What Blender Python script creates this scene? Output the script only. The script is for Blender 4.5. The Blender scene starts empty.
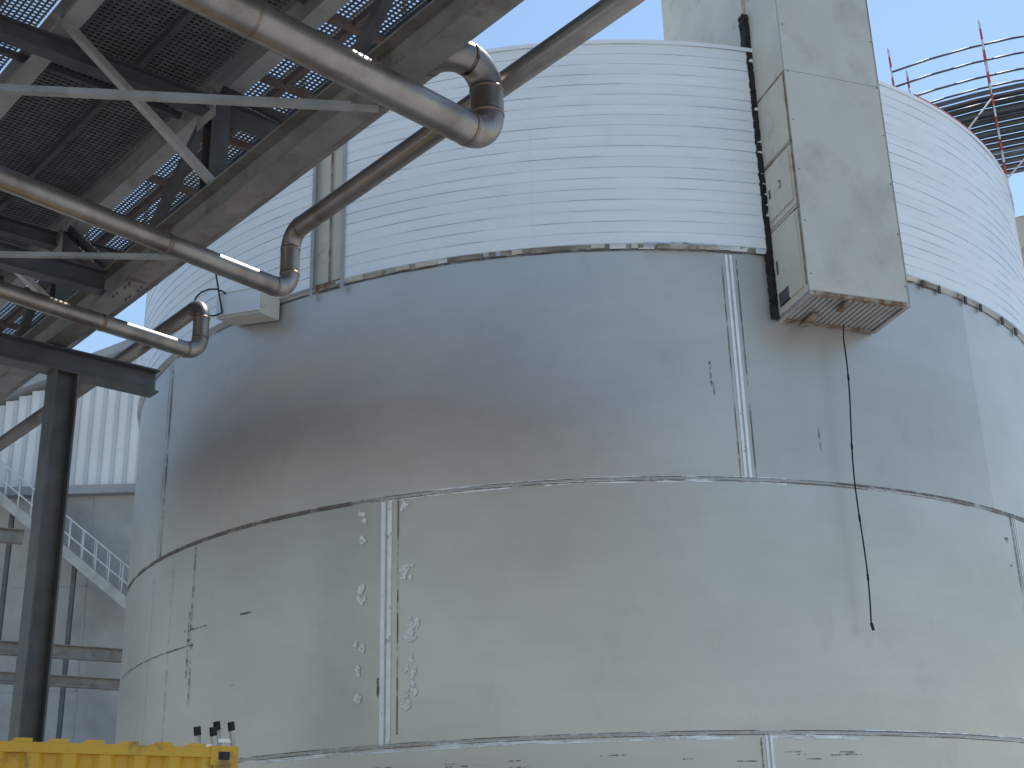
import bpy, math, random
from mathutils import Vector, Matrix
random.seed(7)
V=Vector
E=1.6
sc=bpy.context.scene
def rel(x,y,z): return V((x,y,z+E))

# ---------------- materials ----------------
def newmat(name):
    m=bpy.data.materials.new(name); m.use_nodes=True
    nt=m.node_tree; b=nt.nodes["Principled BSDF"]
    return m,nt,b
def noise(nt,co,scale,sv=(1,1,1),detail=3,rough=.55):
    mp=nt.nodes.new("ShaderNodeMapping"); mp.inputs["Scale"].default_value=sv
    nt.links.new(co,mp.inputs["Vector"])
    n=nt.nodes.new("ShaderNodeTexNoise"); n.inputs["Scale"].default_value=scale
    n.inputs["Detail"].default_value=detail; n.inputs["Roughness"].default_value=rough
    nt.links.new(mp.outputs[0],n.inputs["Vector"]); return n.outputs["Fac"]
def rng(nt,fac,a,b,c,d):
    m=nt.nodes.new("ShaderNodeMapRange"); nt.links.new(fac,m.inputs[0])
    for i,v in enumerate((a,b,c,d)): m.inputs[i+1].default_value=v
    return m.outputs[0]
def mix(nt,fac,c1,c2,mode='MIX'):
    m=nt.nodes.new("ShaderNodeMix"); m.data_type='RGBA'; m.blend_type=mode
    if isinstance(fac,(int,float)): m.inputs[0].default_value=fac
    else: nt.links.new(fac,m.inputs[0])
    for s,c in ((6,c1),(7,c2)):
        if isinstance(c,tuple): m.inputs[s].default_value=(*c,1)
        else: nt.links.new(c,m.inputs[s])
    return m.outputs[2]
def coord(nt,which):
    t=nt.nodes.new("ShaderNodeTexCoord"); return t.outputs[which]
def simple(name,c1,c2,rough=.6,metal=0,scale=3,sv=(1,1,1),lo=.35,hi=.65,grime=None,gs=1.2,glo=.55,ghi=.7,bump=0.0,co="Object"):
    m,nt,b=newmat(name); c=coord(nt,co)
    col=mix(nt,rng(nt,noise(nt,c,scale,sv),lo,hi,0,1),c1,c2)
    if grime: col=mix(nt,rng(nt,noise(nt,c,gs,(1,1,1),5,.65),glo,ghi,0,1),col,grime)
    nt.links.new(col,b.inputs["Base Color"])
    b.inputs["Metallic"].default_value=metal
    b.inputs["Roughness"].default_value=rough
    if bump:
        bp=nt.nodes.new("ShaderNodeBump"); bp.inputs["Strength"].default_value=bump; bp.inputs["Distance"].default_value=.01
        nt.links.new(noise(nt,c,scale*6,sv,2),bp.inputs["Height"]); nt.links.new(bp.outputs[0],b.inputs["Normal"])
    return m
def steelmat(name,k,tint=(1,1,1)):
    m,nt,b=newmat(name); uv=coord(nt,"UV")
    c1=tuple(k*t for t in tint); c2=tuple(k*1.05*t for t in tint)
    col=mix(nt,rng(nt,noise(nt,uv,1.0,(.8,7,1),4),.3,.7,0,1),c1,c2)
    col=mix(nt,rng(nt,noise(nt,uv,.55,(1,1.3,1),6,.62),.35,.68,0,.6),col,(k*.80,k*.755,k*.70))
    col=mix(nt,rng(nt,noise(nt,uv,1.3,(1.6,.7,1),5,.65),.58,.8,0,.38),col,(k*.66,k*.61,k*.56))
    nt.links.new(col,b.inputs["Base Color"])
    b.inputs["Metallic"].default_value=.66
    nt.links.new(rng(nt,noise(nt,uv,.6,(.7,1,1),5),.3,.7,.37,.50),b.inputs["Roughness"])
    bp=nt.nodes.new("ShaderNodeBump"); bp.inputs["Strength"].default_value=.25; bp.inputs["Distance"].default_value=.03
    nt.links.new(noise(nt,uv,.8,(.8,1,1),1),bp.inputs["Height"]); nt.links.new(bp.outputs[0],b.inputs["Normal"])
    return m
def maskmat(name,c1,c2,lo,hi,sv=(1,1,1),scale=14,rough=.6,metal=.2):
    m,nt,b=newmat(name); uv=coord(nt,"UV")
    col=mix(nt,rng(nt,noise(nt,uv,8,sv),.35,.65,0,1),c1,c2)
    nt.links.new(col,b.inputs["Base Color"]); b.inputs["Roughness"].default_value=rough; b.inputs["Metallic"].default_value=metal
    nt.links.new(rng(nt,noise(nt,uv,scale,sv,5,.7),lo,hi,0,1),b.inputs["Alpha"])
    return m
M={}
TT=(1,.955,.905)
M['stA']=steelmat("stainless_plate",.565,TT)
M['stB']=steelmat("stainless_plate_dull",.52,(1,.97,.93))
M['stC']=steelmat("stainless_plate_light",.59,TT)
M['weld']=maskmat("weld_polished",(.9,.92,.95),(.80,.82,.85),.28,.42,(1,1,1),7,.5,.1)
M['weldh']=maskmat("weld_polished_ragged",(.88,.9,.92),(.72,.74,.77),.43,.52,(.5,3,1),5,.5,.1)
M['seam']=maskmat("seam_dark",(.12,.10,.09),(.22,.19,.17),.40,.56,(.5,1,1),4,.7,.3)
M['bead']=simple("weld_bead",(.36,.35,.34),(.48,.48,.48),.5,.4,20,co="UV")
M['chalk']=maskmat("marking_white",(.85,.85,.85),(.75,.75,.75),.36,.46,(1,1,1),30,.8,0)
M['mark']=maskmat("marking_dark",(.10,.09,.08),(.18,.16,.14),.44,.60,(1,1,1),14,.8,0)
m,nt,b=newmat("white_cladding"); uv=coord(nt,"UV")
col=mix(nt,rng(nt,noise(nt,uv,1,(.5,8,1),2),.35,.65,0,1),(.79,.82,.85),(.86,.88,.9))
col=mix(nt,rng(nt,noise(nt,uv,1,(1.2,.7,1),5,.65),.56,.8,0,.32),col,(.56,.59,.63))
nt.links.new(col,b.inputs["Base Color"]); b.inputs["Roughness"].default_value=.34
bp=nt.nodes.new("ShaderNodeBump"); bp.inputs["Strength"].default_value=.7; bp.inputs["Distance"].default_value=.025
nt.links.new(noise(nt,uv,2.2,(1,2,1),3),bp.inputs["Height"]); nt.links.new(bp.outputs[0],b.inputs["Normal"])
M['clad']=m
M['cladln']=simple("cladding_lip_shade",(.38,.45,.52),(.76,.80,.84),.6,0,1.2,(1,6,1),.40,.60,co="UV")  # rib lips coloured darker to stand in for occlusion, broken up by noise
M['cladj']=simple("cladding_lap",(.66,.70,.74),(.80,.83,.86),.5,0,2,(1,1,1),co="UV")
M['trim']=simple("insulation_edge",(.20,.18,.15),(.42,.40,.36),.7,0,2.5,(1,3,1),.4,.6,co="UV")
M['cream']=simple("cream_primer",(.62,.58,.50),(.55,.52,.46),.6,0,2,grime=(.33,.27,.20),gs=3,glo=.58,ghi=.75)
M['ductc']=simple("duct_cream_door",(.70,.66,.56),(.62,.58,.50),.5,0,1.5,grime=(.42,.35,.27),gs=3.5,glo=.58,ghi=.78)
M['ductf']=simple("duct_panel_grey",(.52,.505,.455),(.58,.565,.515),.6,.05,1.1,(1,1,.7),grime=(.42,.40,.36),gs=1.8,glo=.5,ghi=.75,bump=.15)
M['rust']=simple("rusty_edge",(.20,.11,.06),(.36,.31,.25),.8,.2,9,lo=.4,hi=.6)
M['galv']=simple("galvanised_steel",(.34,.335,.32),(.45,.44,.42),.5,.4,3,grime=(.24,.20,.17),gs=2.5,glo=.55,ghi=.75)
M['dark']=simple("painted_dark_steel",(.075,.082,.09),(.11,.115,.12),.5,.2,4,grime=(.13,.09,.065),gs=3,glo=.6,ghi=.72)
M['dark2']=simple("weathered_beam",(.21,.20,.185),(.29,.275,.25),.5,.35,2.5,grime=(.14,.115,.09),gs=3,glo=.52,ghi=.70)
M['red']=simple("red_primer_steel",(.13,.09,.075),(.18,.14,.12),.7,.1,4)
M['pipe']=simple("stainless_pipe",(.28,.255,.23),(.37,.34,.31),.40,.8,2.5,grime=(.18,.145,.12),gs=2,glo=.48,ghi=.72)
M['tint']=simple("heat_tinted_weld",(.20,.15,.11),(.30,.24,.19),.45,.8,9)
M['grat']=simple("grating_steel",(.17,.175,.18),(.24,.24,.24),.6,.4,6)
M['cover']=simple("deck_cover",(.035,.04,.045),(.055,.06,.065),.8,0,2)
M['black']=simple("black_rubber",(.012,.012,.012),(.03,.03,.03),.8,0,8)
M['yellow']=simple("yellow_paint",(.58,.32,.02),(.66,.38,.03),.45,0,2,grime=(.25,.14,.04),gs=5,glo=.56,ghi=.7)
M['conc']=simple("concrete_wall",(.36,.355,.34),(.43,.425,.41),.85,0,.5,(1,1,2),grime=(.27,.27,.26),gs=.5,glo=.45,ghi=.75)
M['ground']=simple("concrete_ground",(.36,.36,.355),(.42,.42,.415),.9,0,.4,grime=(.22,.22,.22),gs=.3,glo=.5,ghi=.7)
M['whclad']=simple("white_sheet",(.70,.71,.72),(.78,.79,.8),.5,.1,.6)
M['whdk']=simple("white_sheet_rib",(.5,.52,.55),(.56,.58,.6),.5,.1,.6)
M['roof']=simple("roof_sheet",(.30,.31,.33),(.38,.39,.4),.6,.2,1)
M['scafred']=simple("scaffold_red",(.45,.06,.04),(.5,.1,.07),.6,.1,5)
M['scafwh']=simple("scaffold_white",(.6,.6,.6),(.7,.7,.7),.6,.2,5)
M['alu']=simple("aluminium",(.6,.6,.6),(.7,.7,.7),.35,.8,5)

# ---------------- mesh builder ----------------
class MB:
    def __init__(s): s.v=[];s.f=[];s.m=[];s.uv=[];s.mats=[];s.sm=[]
    def mi(s,k):
        if k not in s.mats: s.mats.append(k)
        return s.mats.index(k)
    def face(s,idx,k,uv=None,smooth=False):
        s.f.append(idx);s.m.append(s.mi(k));s.uv.append(uv);s.sm.append(smooth)
    def box(s,p0,p1,side,up,a0,a1,b0,b1,k):
        o=len(s.v)
        for p in (p0,p1):
            for a,b_ in ((a0,b0),(a1,b0),(a1,b1),(a0,b1)): s.v.append(p+side*a+up*b_)
        for q in ((0,1,2,3),(7,6,5,4),(0,4,5,1),(1,5,6,2),(2,6,7,3),(3,7,4,0)):
            s.face([o+i for i in q],k)
    def aab(s,x0,x1,y0,y1,z0,z1,k):
        s.box(V((x0,y0,z0)),V((x1,y0,z0)),V((0,1,0)),V((0,0,1)),0,y1-y0,0,z1-z0,k)
    def frame(s,p0,p1,up=V((0,0,1))):
        d=(p1-p0).normalized(); sd=d.cross(up)
        if sd.length<1e-4: sd=V((1,0,0))
        sd.normalize(); u=sd.cross(d).normalized(); return sd,u
    def beam(s,p0,p1,w,h,k,up=V((0,0,1))):
        sd,u=s.frame(p0,p1,up); s.box(p0,p1,sd,u,-w/2,w/2,-h/2,h/2,k)
    def hbeam(s,p0,p1,w,h,k,t=.018,up=V((0,0,1))):
        sd,u=s.frame(p0,p1,up)
        s.box(p0,p1,sd,u,-w/2,w/2,-h/2,-h/2+t,k)
        s.box(p0,p1,sd,u,-w/2,w/2,h/2-t,h/2,k)
        s.box(p0,p1,sd,u,-t*.35,t*.35,-h/2+t,h/2-t,k)
    def angle(s,p0,p1,w,k,up=V((0,0,1))):
        sd,u=s.frame(p0,p1,up)
        s.box(p0,p1,sd,u,0,w,0,.008,k); s.box(p0,p1,sd,u,0,.008,.008,w,k)
    def cyl(s,p0,p1,r,k,n=10,caps=True):
        sd,u=s.frame(p0,p1); o=len(s.v)
        for p in (p0,p1):
            for i in range(n):
                a=2*math.pi*i/n; s.v.append(p+sd*math.cos(a)*r+u*math.sin(a)*r)
        for i in range(n):
            j=(i+1)%n; s.face([o+i,o+j,o+n+j,o+n+i],k,None,True)
        if caps:
            s.face([o+i for i in range(n)][::-1],k); s.face([o+n+i for i in range(n)],k)
    def sweep(s,pts,r,k,bend=.2,n=20,ringk=None):
        path=[pts[0]]; marks=[]
        for i in range(1,len(pts)-1):
            a=(pts[i-1]-pts[i]).normalized(); c=(pts[i+1]-pts[i]).normalized()
            ang=a.angle(c); half=ang/2; L=bend/math.tan(half)
            A=pts[i]+a*L; C=pts[i]+c*L
            bis=(a+c).normalized(); O=pts[i]+bis*(bend/math.sin(half))
            va=A-O; vc=C-O; tot=va.angle(vc); ax=va.cross(vc).normalized()
            marks.append((A,-a)); marks.append((C,c))
            for j in range(13): path.append(O+Matrix.Rotation(tot*j/12,3,ax)@va)
        path.append(pts[-1])
        o=len(s.v); d=(path[1]-path[0]).normalized(); nrm=d.orthogonal().normalized()
        for i,p in enumerate(path):
            if i==0: t=d
            elif i==len(path)-1: t=(path[i]-path[i-1]).normalized()
            else: t=((path[i+1]-p).normalized()+(p-path[i-1]).normalized()).normalized()
            nrm=(nrm-t*nrm.dot(t)).normalized(); bn=t.cross(nrm)
            for q in range(n):
                a=2*math.pi*q/n; s.v.append(p+nrm*math.cos(a)*r+bn*math.sin(a)*r)
        for i in range(len(path)-1):
            for q in range(n):
                w=(q+1)%n; s.face([o+i*n+q,o+i*n+w,o+(i+1)*n+w,o+(i+1)*n+q],k,None,True)
        s.face([o+q for q in range(n)][::-1],k); e=o+(len(path)-1)*n; s.face([e+q for q in range(n)],k)
        if ringk:
            for p,t in marks: s.cyl(p-t*.012,p+t*.012,r*1.03,ringk,n)
    def obj(s,name,parent=None):
        me=bpy.data.meshes.new(name); me.from_pydata([tuple(v) for v in s.v],[],s.f)
        for k in s.mats: me.materials.append(M[k])
        for p,mi,sm in zip(me.polygons,s.m,s.sm): p.material_index=mi; p.use_smooth=sm
        if any(u is not None for u in s.uv):
            l=me.uv_layers.new(name="UVMap")
            for p,u in zip(me.polygons,s.uv):
                if u:
                    for li,c in zip(p.loop_indices,u): l.data[li].uv=c
        me.update()
        o=bpy.data.objects.new(name,me); sc.collection.objects.link(o)
        if parent: o.parent=parent
        return o
def empty(name):
    e=bpy.data.objects.new(name,None); sc.collection.objects.link(e); return e

# ---------------- tank ----------------
TC=V((1.057,19.13,0)); R=6.4
zA,zB,zC,zT=6.425+E,3.894+E,1.447+E,8.94+E
def cp(az,z,r=R,c=TC):
    a=math.radians(az); return V((c.x+r*math.sin(a),c.y+r*math.cos(a),z))
def patch(mb,a0,a1,z0,z1,r0,r1,k,step=1.0,c=TC,smooth=True):
    n=max(1,int(abs(a1-a0)/step)); o=len(mb.v)
    for i in range(n+1):
        a=a0+(a1-a0)*i/n
        mb.v.append(cp(a,z0,r0,c)); mb.v.append(cp(a,z1,r1,c))
    for i in range(n):
        u0=R*math.radians(a0+(a1-a0)*i/n); u1=R*math.radians(a0+(a1-a0)*(i+1)/n)
        mb.face([o+2*i,o+2*i+1,o+2*i+3,o+2*i+2],k,[(u0,z0),(u0,z1),(u1,z1),(u1,z0)],smooth)
tank=empty("storage_tank")
PL=66.2
mb=MB()
def course(z0,z1,a0,kk):
    for i in range(6):
        a=a0+PL*i; b=min(a+PL,a0+360)
        patch(mb,a,b,z0,z1,R,R,kk[i%len(kk)])
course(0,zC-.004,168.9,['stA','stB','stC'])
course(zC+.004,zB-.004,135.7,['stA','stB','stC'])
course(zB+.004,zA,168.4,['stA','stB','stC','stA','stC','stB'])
patch(mb,0,360,zA+.002,zT,R,R,'cream')
for z in (zC,zB): patch(mb,0,360,z-.004,z+.004,R-.002,R-.002,'bead')
mb.obj("shell",tank)
mb=MB()
def vline(a,z0,z1,w,k='seam',r=.007):
    dw=math.degrees(w/2/R); patch(mb,a-dw,a+dw,z0,z1,R+r,R+r,k,.3)
def vseam(a,z0,z1,w,wk='weld'):
    vline(a,z0,z1,w,wk,.004); vline(a,z0,z1,.016,'bead',.009)
def hline(a0,a1,z,w,k='seam',r=.006): patch(mb,a0,a1,z-w/2,z+w/2,R+r,R+r,k)
vseam(201.6,zC,zB-.03,.12); vline(201.6-1.15,zC+.1,zB-.02,.012)
vseam(168.6,zB+.02,zA-.05,.08); vline(168.6+.7,zB,zA-.1,.01); vline(168.6-.75,zB,zA-.1,.012)
vseam(135.8,zC,zB,.06); vline(136.6,zC,zB,.02)
vseam(168.9,0,zC,.07); vline(169.6,0,zC-.05,.014)
vline(234.8,zB,zA,.03); vline(235.6,zB,zA,.012)
for z in (zB,zC):
    hline(95,300,z+.002,.018,'bead',.010)
    hline(95,300,z+.018,.009); hline(95,300,z-.018,.009)
hline(165,203,zB-.005,.07,'weldh',.004)
hline(160,215,zC-.02,.08,'weldh',.004)
hline(128,160,zC+.01,.05,'weldh',.004)
hline(140,160,zB,.04,'weldh',.004)
hline(203,260,zB+.003,.03,'seam',.012)
hline(95,160,zB+.01,.025,'seam',.012)
hline(95,300,zA-.02,.02,'seam',.006)
for a,z0,z1,w in ((226.5,zB-1.15,zB-.05,.022),(226.9,zB-1.5,zB-.75,.028),(226.2,zB-1.8,zB-1.1,.02),(231,zC,zB-.1,.010),(236,zC,zB-.2,.010)):
    vline(a,z0,z1,w,'mark',.008)
hline(226,250,zB-1.15,.018,'mark'); hline(223.5,228,zB-.98,.02,'mark')
hline(217,218.5,zB-.95,.02,'mark')
vline(171.3,zA-1.55,zA-1.28,.018,'mark'); vline(171.1,zA-1.66,zA-1.5,.012,'mark')
vline(161.2,zB+.35,zB+.6,.012,'mark')
vline(202.3,zC+.45,zC+.65,.025,'mark',.0075)
for i in range(20):
    a=random.uniform(158,212); hline(a,a+random.uniform(.5,2.5),zC-.17-random.uniform(0,.09),.010,'mark')
for i in range(4):
    a=random.uniform(140,230); z=random.uniform(zC,zB); hline(a,a+random.uniform(.2,.8),z,.004,'mark')
def blob(a,z,s,k='chalk'):
    o=len(mb.v); n=9; uv=[]
    for i in range(n):
        t=2*math.pi*i/n; rr=s*random.uniform(.3,1.3)
        aa=a+math.degrees(math.cos(t)*rr/R); zz=z+math.sin(t)*rr*1.2
        mb.v.append(cp(aa,zz,R+.0085)); uv.append((R*math.radians(aa),zz))
    c_=len(mb.v); mb.v.append(cp(a,z,R+.0085))
    for i in range(n):
        j=(i+1)%n; mb.face([c_,o+j,o+i],k,[(R*math.radians(a),z),uv[j],uv[i]])
for a,z in ((204.2,3.72),(204.1,3.50),(204.1,3.02),(204.2,2.9),(204.2,2.42),(204.3,2.2),(204.4,1.9),(200.0,3.75),(199.8,3.15),(199.3,3.2),(199.6,3.1),
            (199.3,2.55),(198.9,2.6),(199.4,2.45),(199.1,2.48),(199.3,2.12),(199.0,1.98),(199.4,1.92),(199.0,2.2),(199.2,2.0),(199.5,1.85),(199.7,1.78)):
    for _ in range(3): blob(a+random.uniform(-.35,.35),z+E+random.uniform(-.05,.05),random.uniform(.02,.045))
for z in (3.6,3.3): blob(138,z+E,.04,'mark')
mb.obj("weld_seams",tank)
# cladding
mb=MB()
nR=19; p=(zT-zA-.03)/nR
def clad(a0,a1):
    for i in range(nR):
        z0=zA+.03+i*p
        patch(mb,a0,a1,z0+.008,z0+p,R+.056,R+.050,'clad',2)
        patch(mb,a0,a1,z0,z0+.008,R+.050,R+.056,'cladln',2)
    patch(mb,a0,a1,zT,zT+.05,R+.07,R+.07,'clad',2)
    patch(mb,a0,a1,zT,zT,R+.050,R+.07,'cladln',2)
    patch(mb,a0,a1,zT+.05,zT+.05,R+.07,R-.2,'clad',2)
    patch(mb,a0,a1,zA+.029,zA+.03,R,R+.050,'cladln',2)
clad(-149.8+360,206.5+360)
for i in range(nR):
    for a in (226,187,157,128):
        aa=a+random.uniform(-.15,.15); z0=zA+.03+i*p
        patch(mb,aa-.03,aa+.03,z0+.010,z0+p,R+.0585,R+.0525,'cladj',.2)
for i in range(70):
    a=random.uniform(138,206); L=random.uniform(.3,2.4)
    patch(mb,a,a+L,zA-.001-random.uniform(0,.018),zA+.03,R+.012+random.uniform(0,.02),R+.05,random.choice(['trim','cream','trim','cladln']),1)
for a in (171.5,172.6,174,175.2,169.8):
    patch(mb,a,a+1.6,zA+.0,zA+.05,R+.10+random.uniform(0,.06),R+.05,'cladln',.8)
for a in (146,143.5,139,136,131,127):
    mb.box(cp(a,zA-.06,R+.02),cp(a,zA+.03,R+.02),V((1,0,0)),V((0,1,0)),-.012,.012,-.04,.0,'dark')
mb.obj("cladding",tank)
mb=MB()
for a0 in (206.5,210.2): patch(mb,a0-.2,a0+.2,zA-.1,zT,R+.07,R+.07,'galv',.2)
patch(mb,208.2,208.45,zA,zT,R+.02,R+.02,'rust',.2)
patch(mb,206.8,209.9,zA-.03,zA+.06,R+.03,R+.03,'rust',.4)
o=len(mb.v); n=90
for i in range(n): mb.v.append(cp(i*4,zT+.02,R))
mb.v.append(V((TC.x,TC.y,zT+.9)))
for i in range(n): mb.face([o+(i+1)%n,o+i,o+n],'roof')
mb.obj("roof",tank)
mb=MB()
pts=[cp(a,zT+.07,R+.05) for a in range(95,146,3)]
for a,b_ in zip(pts,pts[1:]): mb.cyl(a,b_,.018,'scafred',8)
mb.obj("rim_hose",tank)

# ---------------- duct ----------------
duct=empty("ventilation_duct")
L0=V((2.80,12.97,0)); wd=V((.942,.336,0)).normalized(); od=V((.28,-.96,0)).normalized()
W=1.18; D=.72; zb=5.66+E; zt=12.6+E
up=V((0,0,1))
mb=MB()
def dbox(w0,w1,d0,d1,z0,z1,k):
    mb.box(L0+wd*w0+up*z0,L0+wd*w1+up*z0,od,up,d0,d1,0,z1-z0,k)
dbox(0.02,W-.02,0.02,D-.02,zb+.10,zt,'ductf')
zs=[zb+.02,zb+2.62,zt]
for a,b_ in zip(zs,zs[1:]): dbox(.0,W,D-.02,D,a+.003,b_-.003,'ductf')
for a,b_ in ((zb+.02,zb+1.02),(zb+1.03,zb+1.78),(zb+1.79,zb+4.2),(zb+4.21,zt)):
    dbox(-.004,.02,.0,D-.024,a,b_-.004,'ductc')
for a,b_ in ((zb+.10,zb+.96),(zb+1.10,zb+1.70)):
    dbox(-.022,-.006,.10,D-.10,a,b_,'ductc')
dbox(-.03,-.02,.14,.17,zb+.45,zb+.60,'dark')
dbox(-.03,-.02,.14,.17,zb+1.35,zb+1.45,'dark')
dbox(-.024,-.005,.12,.34,zb+.10,zb+.24,'dark')
for zz in (zb+.97,zb+1.74,zb+2.6): dbox(-.010,-.004,0,D,zz,zz+.02,'rust')
dbox(-.008,-.005,D-.05,D-.02,zb+.1,zb+2.6,'rust')
dbox(W-.02,W+.002,0,D,zb+.02,zt,'ductf')
for a in (0,W-.05): dbox(a,a+.05,.0,D,zb-.02,zb+.019,'galv')
dbox(0.05,W-.05,.0,.05,zb-.02,zb+.019,'rust'); dbox(0.05,W-.05,D-.05,D+.003,zb-.02,zb+.019,'rust')
i=.08
while i<W-.1:
    dbox(i,i+.045,.055,D-.055,zb+.0,zb+.03,'galv'); i+=.062
dbox(.05,W-.05,.055,D-.055,zb+.06,zb+.09,'dark')
dbox(.25,.33,.02,.30,zb-.045,zb-.022,'rust'); dbox(.45,.52,.45,.70,zb-.045,zb-.022,'rust')
for j in range(9):
    for w0 in (.03,W-.04): dbox(w0,w0+.012,D,D+.006,zb+.2+j*.6,zb+.212+j*.6,'dark')
mb.box(L0-wd*.03+up*(zT+.15),L0+wd*(W-.03)+up*(zT+.15),od,up,-2.2,-.002,0,4.0,'ductf')
mb.box(L0-wd*.05+up*(zT+.15),L0-wd*.032+up*(zT+.15),od,up,-2.2,-.002,0,4.0,'ductc')
mb.obj("duct_casing",duct)
mb=MB()
z=zb
while z<zT+.5:
    s_=random.uniform(-.006,.006)
    mb.box(L0+wd*(-.075+s_)+up*z,L0+wd*(.0)+up*z,od,up,-.06,.055+s_,0,.0395,'black'); z+=.04
mb.box(L0+wd*(-.06)+up*zb,L0+wd*(W)+up*zb,od,up,-.12,-.002,.03,.3,'black')
mb.box(L0+wd*(W)+up*zb,L0+wd*(W+.04)+up*zb,od,up,-.35,.05,.03,3.4,'dark')
mb.obj("rubber_seal",duct)
tx=bpy.data.curves.new("panel_number",'FONT'); tx.body="2"; tx.size=.13; tx.extrude=.001
to=bpy.data.objects.new("panel_number",tx); sc.collection.objects.link(to)
xa=(od); za=(-wd); ya=za.cross(xa).normalized()
if ya.z<0: xa=-xa; ya=-ya
to.matrix_world=Matrix.Translation(L0+wd*(-.026)+od*(.36)+up*(zb+1.36))@Matrix((xa,ya,za)).transposed().to_4x4()
tx.materials.append(M['dark']); to.parent=duct
mb=MB()
pts=[rel(3.49,13.0,5.6)]
for i in range(1,22):
    t=i/21; pts.append(rel(3.46-.06*t+.02*math.sin(t*9),12.98+.05*t,5.6-3.13*t))
mb.sweep(pts,.008,'black',.005,8)
mb.cyl(pts[-1],pts[-1]-up*.07+V((.015,0,0)),.015,'black',10)
for i in (4,9,14,18): mb.cyl(pts[i]-up*.03,pts[i]+up*.03,.012,'black',8)
mb.obj("hanging_cable")

# ---------------- pipe bridge ----------------
br=empty("pipe_bridge")
d=V((.651,-.759,0)).normalized(); wv=V((-.759,-.651,0)).normalized(); O=V((-4.34,11.95,0))
def B(s,w,z): return O+d*s+wv*w+up*(z+E)
mb=MB()
mb.hbeam(B(-9,.06,5.27),B(12,.06,5.27),.2,.30,'dark2',.02)
mb.hbeam(B(-9,3.0,5.27),B(12,3.0,5.27),.30,.32,'dark2',.02)
for i in range(-6,8):
    s_=i*1.535
    mb.box(B(s_,-.035,5.14),B(s_+.012,-.035,5.14),wv,up,0,.085,0,.26,'dark2')
for s_ in (1.6,7.4):
    mb.box(B(s_-.22,-.03,5.106),B(s_+.22,-.03,5.106),wv,up,0,.18,0,.013,'dark2')
    for a in (-.16,-.08,.08,.16):
        for w_ in (.0,.12): mb.cyl(B(s_+a,w_,5.085),B(s_+a,w_,5.106),.010,'dark',6)
for w in (0.0,1.42,2.9): 
    mb.hbeam(B(-9,w,6.42),B(12,w,6.42),.15,.22,'galv' if w<2 else 'dark2',.012)
mb.beam(B(-9,-.72,6.46),B(12,-.72,6.46),.05,.16,'dark')
for w in (-.36,): mb.beam(B(-9,w,6.43),B(12,w,6.43),.05,.07,'red')
for w in (.7,2.1): mb.beam(B(-9,w,6.46),B(12,w,6.46),.04,.06,'dark')
ps=[-6.14,-3.07,0,3.07,6.14,9.2]
for s_ in ps:
    mb.hbeam(B(s_,.05,5.43),B(s_,.05,6.31),.16,.16,'dark',.012,d)
    mb.hbeam(B(s_,2.95,5.43),B(s_,2.95,6.31),.16,.16,'dark',.012,d)
    mb.hbeam(B(s_,-.8,6.22),B(s_,3.1,6.22),.12,.16,'dark',.012)
    mb.angle(B(s_+.1,-.05,5.35),B(s_+.25,1.55,6.35),.06,'galv')
    mb.box(B(s_-.15,.14,6.05),B(s_+.15,.14,6.05),wv,up,0,.012,0,.28,'galv')
    mb.box(B(s_-.18,-.05,5.43),B(s_+.18,-.05,5.43),wv,up,0,.012,0,.2,'dark')
for i in range(-8,14):
    s_=i*1.02+.4
    mb.beam(B(s_,-.70,6.40),B(s_,-.08,6.40),.05,.06,'red')
    if i%2==0: mb.beam(B(s_,0.08,6.46),B(s_,2.82,6.46),.05,.05,'dark')
for s_ in ps[:-1]:
    mb.angle(B(s_+.1,.08,6.3),B(s_+1.2,.08,5.45),.08,'dark')
    mb.angle(B(s_+3.0,.08,6.3),B(s_+1.9,.08,5.45),.08,'dark')
mb.angle(B(5.35,.0,5.09),B(4.0,2.1,5.09),.05,'galv'); mb.angle(B(4.0,2.1,5.09),B(3.4,3.0,5.09),.05,'galv')
mb.angle(B(2.5,.0,5.09),B(1.56,1.33,5.09),.04,'galv'); mb.angle(B(1.56,1.33,5.09),B(.5,2.9,5.09),.04,'galv')
mb.angle(B(8.3,.0,5.09),B(6.8,2.9,5.09),.07,'galv')
mb.angle(B(-.3,.0,5.09),B(-2.6,2.9,5.09),.06,'galv')
for s_ in (-6.14,0): mb.hbeam(B(s_,-1.0,4.98),B(s_,4.2,4.98),.2,.24,'dark',.015)
for s_ in (-3.1,-4.4,1.3): mb.hbeam(B(s_,.15,5.27),B(s_,3.0,5.27),.12,.2,'dark',.012)
for s_ in [x*1.53 for x in range(-6,8)]:
    mb.cyl(B(s_,-.76,6.5),B(s_,-.76,7.6),.024,'galv',8)
for z in (7.05,7.6): mb.cyl(B(-9,-.76,z),B(12,-.76,z),.022,'galv',8)
mb.box(B(-9,-.77,6.55),B(12,-.77,6.55),wv,up,0,.006,0,.12,'galv')
mb.obj("steel_frame",br)
mb=MB()
for s_ in (-6.14,0,):
    for w in (-.06,3.0):
        b0=B(s_,w,-E)
        mb.hbeam(b0,B(s_,w,4.86),.23,.23,'dark',.018,wv)
        mb.box(b0-d*.2,b0+d*.2,wv,up,-.2,.2,0,.03,'dark')
mb.obj("columns",br)
mb=MB()
def grating(s0,s1,w0,w1,z,ps_,pw,t=.014):
    s_=s0
    while s_<s1:
        mb.box(B(s_,w0,z),B(s_,w1,z),d,up,0,t,0,.007,'grat'); s_+=ps_
    w=w0
    while w<w1:
        mb.box(B(s0,w,z+.008),B(s1,w,z+.008),wv,up,0,t,0,.006,'grat'); w+=pw
grating(-9,12,-.70,-.09,6.55,.045,.045,.018)
grating(-4,12,0.09,1.34,6.55,.05,.05,.02)
grating(-9,12,1.5,2.82,6.55,.045,.045,.017)
mb.obj("walkway_grating",br)
mb=MB()
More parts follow.
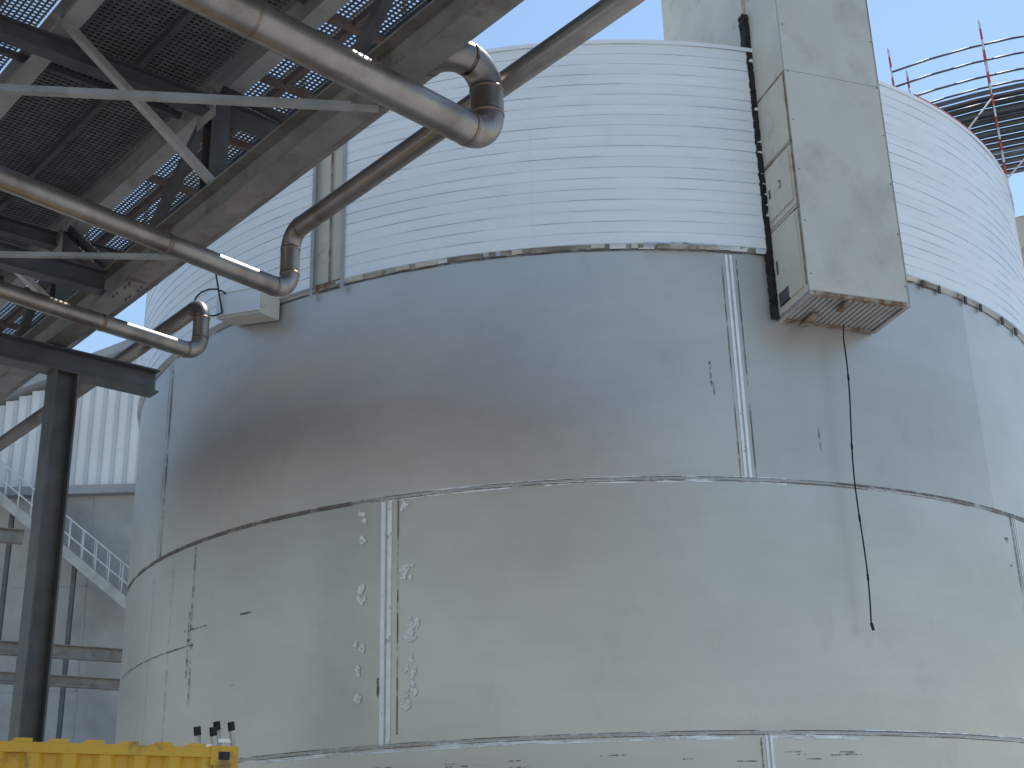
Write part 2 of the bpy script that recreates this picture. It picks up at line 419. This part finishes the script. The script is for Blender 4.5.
mb.box(B(-9,0.02,6.60),B(12,.02,6.60),wv,up,0,1.38,0,.04,'cover')
for w in (1.8,2.15): mb.cyl(B(-9,w,6.8),B(12,w,6.8),.09,'pipe',12)
mb.obj("deck_cover",br)

# ---------------- pipes ----------------
v1=V((1.38,1.43,0)).normalized(); v2=V((1.52,1.79,0)).normalized(); v3=V((1.16,1.30,0)).normalized()
al=V((-.651,.759,0)).normalized()
mb=MB()
e=rel(-.12,7.84,4.8); e2=e+up*.55; e3=e2-v1*.38
mb.sweep([e-v1*7,e,e2,e3,e3+al*13],.115,'pipe',.18,26,'tint')
mb.cyl(e-v1*1.9,e-v1*1.92,.117,'tint',24)
mb.obj("steel_pipe")
mb=MB()
e=rel(-1.83,10.15,4.8); up2=e+up*.55
mb.sweep([e-v2*7,e,up2,up2-al*8],.082,'pipe',.16,22,'tint')
for k_ in (1.2,4.0): mb.cyl(e-v2*k_,e-v2*(k_+.03),.086,'tint',20)
mb.obj("steel_pipe")
mb=MB()
e=rel(-2.86,11.42,4.8); up3=e+up*.5
mb.sweep([e-v3*7,e,up3,up3+al*7],.075,'pipe',.15,22,'tint')
for k_ in (1.0,2.9): mb.cyl(e-v3*k_,e-v3*(k_+.03),.079,'tint',20)
mb.obj("steel_pipe")

# ---------------- junction box on tank ----------------
jb=empty("junction_box")
mb=MB()
pa=cp(221.2,6.50+E,R+.03); pb=cp(214.6,6.36+E,R+.03)
nrm=V((math.sin(math.radians(218)),math.cos(math.radians(218)),0))
mb.box(pa,pb,nrm,up,0,.28,-.16,.16,'cream')
mb.box(pa+nrm*.285,pb+nrm*.285,nrm,up,0,.012,-.13,.13,'whclad')
mb.obj("enclosure",jb)
mb=MB()
q=pa+nrm*.35
pts=[q+V((.25*math.cos(t)*.8,-.05,.17*math.sin(t))) for t in [x*.45 for x in range(13)]]
mb.sweep(pts+[pts[-1]+V((-.1,0,.5))],.010,'black',.01,8)
mb.obj("cable_loop",jb)

# ---------------- container ----------------
ct=empty("shipping_container")
K=V((-1.80,8.79,0)); cl=V((-.87,-.49,0)).normalized(); cd=V((-.49,.87,0)).normalized()
mb=MB(); H=2.59
def cbox(l0,l1,w0,w1,z0,z1,k='yellow'): mb.box(K+cl*l0+up*z0,K+cl*l1+up*z0,cd,up,w0,w1,0,z1-z0,k)
Lc=6.06;Wc=2.44
for w0 in (0,Wc-.06):
    cbox(.15,Lc-.15,w0,w0+.06,H-.07,H-.01); cbox(.15,Lc-.15,w0,w0+.06,.02,.17)
for l0 in (0,Lc-.15):
    for w0 in (0,Wc-.15): cbox(l0,l0+.15,w0,w0+.15,.12,H-.12)
    for w0 in (-.006,Wc-.172):
        for z0 in (0,H-.12): cbox(l0-.006,l0+.172,w0,w0+.178,z0,z0+.12)
    cbox(l0+.02,l0+.13,.15,Wc-.15,H-.10,H-.01)
cbox(.05,.12,-.009,-.004,H-.085,H-.035,'black')
def corr(p0,axis,nrm,L,z0,z1):
    o=len(mb.v); prof=[];x=0
    while x<L:
        for dx,dy in ((0,0),(.07,0),(.105,.036),(.175,.036),(.21,0)):
            if dx<.21 and x+dx<=L: prof.append((x+dx,dy))
        x+=.21
    prof.append((L,0))
    for a,h in prof:
        for z in (z0,z1): mb.v.append(p0+axis*a+nrm*h+up*z)
    for i in range(len(prof)-1): mb.face([o+2*i,o+2*i+2,o+2*i+3,o+2*i+1],'yellow')
corr(K+cl*.15+cd*.012,cl,cd,Lc-.3,.17,H-.07)
corr(K+cl*.15+cd*(Wc-.012),cl,-cd,Lc-.3,.17,H-.07)
corr(K+cd*.15+cl*.012,cd,cl,Wc-.3,.17,H-.10)
corr(K+cd*.15+cl*(Lc-.012),cd,-cl,Wc-.3,.17,H-.10)
cbox(.1,Lc-.1,.06,Wc-.06,H-.06,H-.04)
x=.2
while x<Lc-.3: cbox(x,x+.10,.0,Wc,H-.012,H+.012); x+=.21
mb.obj("container_body",ct)

def ladder(base,top,wdv,w):
    mb=MB()
    for s_ in (-w/2,w/2):
        mb.beam(base+wdv*s_,top+wdv*s_,.024,.05,'alu')
        ax=(top-base).normalized(); mb.beam(top+wdv*s_-ax*.02,top+wdv*s_+ax*.05,.03,.06,'black')
    n=9
    for i in range(n):
        t=(i+.7)/n; c_=base.lerp(top,t); mb.beam(c_-wdv*w/2,c_+wdv*w/2,.03,.03,'alu')
    mb.obj("ladder")
ladder(V((-2.30,11.9,0)),V((-2.57,11.25,1.38+E)),V((.9,.43,0)),.13)
ladder(V((-2.16,12.1,0)),V((-2.44,11.35,1.43+E)),V((.9,.43,0)),.12)

# ---------------- left background building ----------------
bl=empty("concrete_building")
mb=MB()
mb.aab(-40,-3,40,60,0,12.4+E,'conc')
x=-40
while x<-3:
    zt_=E+16.1+( x+14)*.40
    zt_=max(zt_,E+14.1)
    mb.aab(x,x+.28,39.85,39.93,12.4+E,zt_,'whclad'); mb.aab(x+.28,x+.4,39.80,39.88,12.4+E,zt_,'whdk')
    x+=.4
mb.box(V((-19,39.5,E+14.15)),V((-3,39.5,E+20.55)),V((0,1,0)),up,0,20,0,.3,'roof')
mb.aab(-40,-3,39.7,40.05,12.15+E,12.42+E,'roof')
for z in (3.2,6.2,9.3): mb.aab(-40,-3,39.985,40.01,z+E,z+.04+E,'roof')
for x in range(-40,-3,3): mb.aab(x,x+.04,39.985,40.012,0,12.4+E,'roof')
mb.obj("walls",bl)
mb=MB()
s0=V((-15.9,39,12.2+E)); s1=V((-11.0,39,8.2+E))
for y in (38.3,39.4):
    a=V((s0.x,y,s0.z)); b_=V((s1.x,y,s1.z)); mb.beam(a,b_,.06,.28,'galv')
    for h in (.55,1.05): mb.cyl(a+up*h,b_+up*h,.025,'scafwh',6)
    for i in range(13):
        c_=a.lerp(b_,i/12); mb.cyl(c_,c_+up*1.05,.02,'scafwh',6)
    for h in (0.5,1.05): mb.cyl(V((-22,y,s0.z+h)),V((s0.x,y,s0.z+h)),.025,'scafwh',6)
    for i in range(12): mb.cyl(V((-22+i*.55,y,s0.z)),V((-22+i*.55,y,s0.z+1.05)),.02,'scafwh',6)
for i in range(20):
    c_=s0.lerp(s1,(i+.5)/20); mb.aab(c_.x-.13,c_.x+.13,38.32,39.38,c_.z,c_.z+.03,'galv')
mb.aab(-22,s0.x,38.3,39.4,s0.z-.15,s0.z,'galv')
for x in (-18,-15,-13): mb.aab(x,x+.12,38.6,38.72,0,s0.z+(min(0,(s0.x-x))*.8),'dark')
mb.obj("external_stair",bl)
rk=empty("pipe_rack")
mb=MB()
mb.hbeam(V((-16,28,5.75+E)),V((-7.5,34,5.9+E)),.25,.3,'dark2')
mb.hbeam(V((-16,28,5.1+E)),V((-7.5,34,5.2+E)),.25,.25,'dark2')
mb.hbeam(V((-16,27,8.0+E)),V((-10.9,29,7.9+E)),.25,.3,'dark2')
for x,y in ((-15,28.7),(-7.8,33.8)): mb.hbeam(V((x,y,0)),V((x,y,8+E)),.25,.25,'dark2')
for h in (3.0,3.5): mb.cyl(V((-16,28,h+E)),V((-7.5,34,h+E)),.03,'galv',8)
for i in range(8): 
    c_=V((-16,28,0)).lerp(V((-7.5,34,0)),i/7); mb.cyl(c_,c_+up*(3.5+E),.03,'galv',6)
mb.obj("rack_frame",rk)

# ---------------- right background tank + scaffold ----------------
t2=empty("storage_tank"); C2=V((17.0,40.8,0)); R2=9.0
mb=MB()
patch(mb,0,360,0,17.0+E,R2,R2,'cream',4,C2)
o=len(mb.v)
for i in range(60): mb.v.append(cp(i*6,17.0+E,R2,C2))
mb.v.append(V((C2.x,C2.y,18.0+E)))
for i in range(60): mb.face([o+(i+1)%60,o+i,o+60],'roof')
mb.obj("shell",t2)
sf=empty("scaffolding"); mb=MB()
RS=R2+1.3; A0,A1=132,216
def ring(z,r,k,rad):
    pts=[cp(a,z,r,C2) for a in range(A0,A1+1,6)]
    for a,b_ in zip(pts,pts[1:]): mb.cyl(a,b_,rad,k,6)
zd=20.1+E
for z,r in ((zd+.6,RS),(zd+1.1,RS),(zd+1.6,RS),(zd+.6,R2-.1),(zd+1.1,R2-.1)): ring(z,r,'dark',.03)
for i,a in enumerate(range(A0,A1+1,14)):
    for r in (RS,R2-.1):
        z=0 if r>R2 else 17.0+E
        top=zd+2.4
        while z<top:
            mb.cyl(cp(a,z,r,C2),cp(a,min(z+.35,top),r,C2),.032,'scafred' if int(z/.35+.5)%2 else 'scafwh',8); z+=.35
    for z in (zd-.1,zd-.9,zd-2.0): mb.cyl(cp(a,z,R2-.1,C2),cp(a,z,RS,C2),.035,'dark',6)
    mb.cyl(cp(a,zd-2,R2-.1,C2),cp(a,zd-.1,RS,C2),.03,'dark',6)
    if i: mb.cyl(cp(a,zd-2.6,RS,C2),cp(a-14,zd-.1,RS,C2),.025,'scafwh',6)
for z in (zd,zd-.5,zd-1.1,zd-1.8):
    for j in range(4):
        r0=R2+.0+j*.33
        patch(mb,A0,A1,z,z,r0,r0+.29,'dark',6,C2,False)
        patch(mb,A0,A1,z-.06,z,r0+.29,r0+.29,'dark',6,C2,False)
patch(mb,A0,A1,zd,zd+.15,RS+.04,RS+.04,'dark',6,C2,False)
mb.obj("scaffold_frame",sf)

# ---------------- ground ----------------
mb=MB()
for x,y in ((-600,-600),(600,-600),(600,600),(-600,600)): mb.v.append(V((x,y,0)))
mb.face([0,1,2,3],'ground'); mb.obj("ground")

# ---------------- light / world ----------------
saz,sel=33,60
w=bpy.data.worlds.new("World"); sc.world=w; w.use_nodes=True
nt=w.node_tree; bg=nt.nodes["Background"]; sky=nt.nodes.new("ShaderNodeTexSky")
sky.sky_type='NISHITA'; sky.sun_disc=False; sky.sun_elevation=math.radians(sel); sky.sun_rotation=math.radians(saz)
sky.air_density=1.6; sky.dust_density=.2; sky.ozone_density=3.2
nt.links.new(sky.outputs[0],bg.inputs[0]); bg.inputs[1].default_value=.15
sl=bpy.data.lights.new("sun",'SUN'); sl.energy=5; sl.angle=math.radians(.5); sl.color=(1,.955,.90)
so=bpy.data.objects.new("sun",sl); sc.collection.objects.link(so)
sd=V((math.sin(math.radians(saz))*math.cos(math.radians(sel)),math.cos(math.radians(saz))*math.cos(math.radians(sel)),math.sin(math.radians(sel))))
so.rotation_euler=sd.to_track_quat('Z','Y').to_euler(); so.location=(20,10,30)

# ---------------- camera ----------------
pp,rr=.3694,-.0265; c_,s_=math.cos(rr),math.sin(rr)
right=V((c_,-s_*math.sin(pp),s_*math.cos(pp))); upv=V((-s_,-c_*math.sin(pp),c_*math.cos(pp))); bk=-V((0,math.cos(pp),math.sin(pp)))
cam=bpy.data.cameras.new("camera"); co=bpy.data.objects.new("camera",cam); sc.collection.objects.link(co)
co.matrix_world=Matrix.Translation((0,0,E))@Matrix((right,upv,bk)).transposed().to_4x4()
cam.sensor_width=36; cam.lens=1350*36/1024; cam.clip_end=2000; cam.clip_start=.05
sc.camera=co
sc.view_settings.view_transform='Standard'; sc.view_settings.look='None'; sc.view_settings.exposure=0
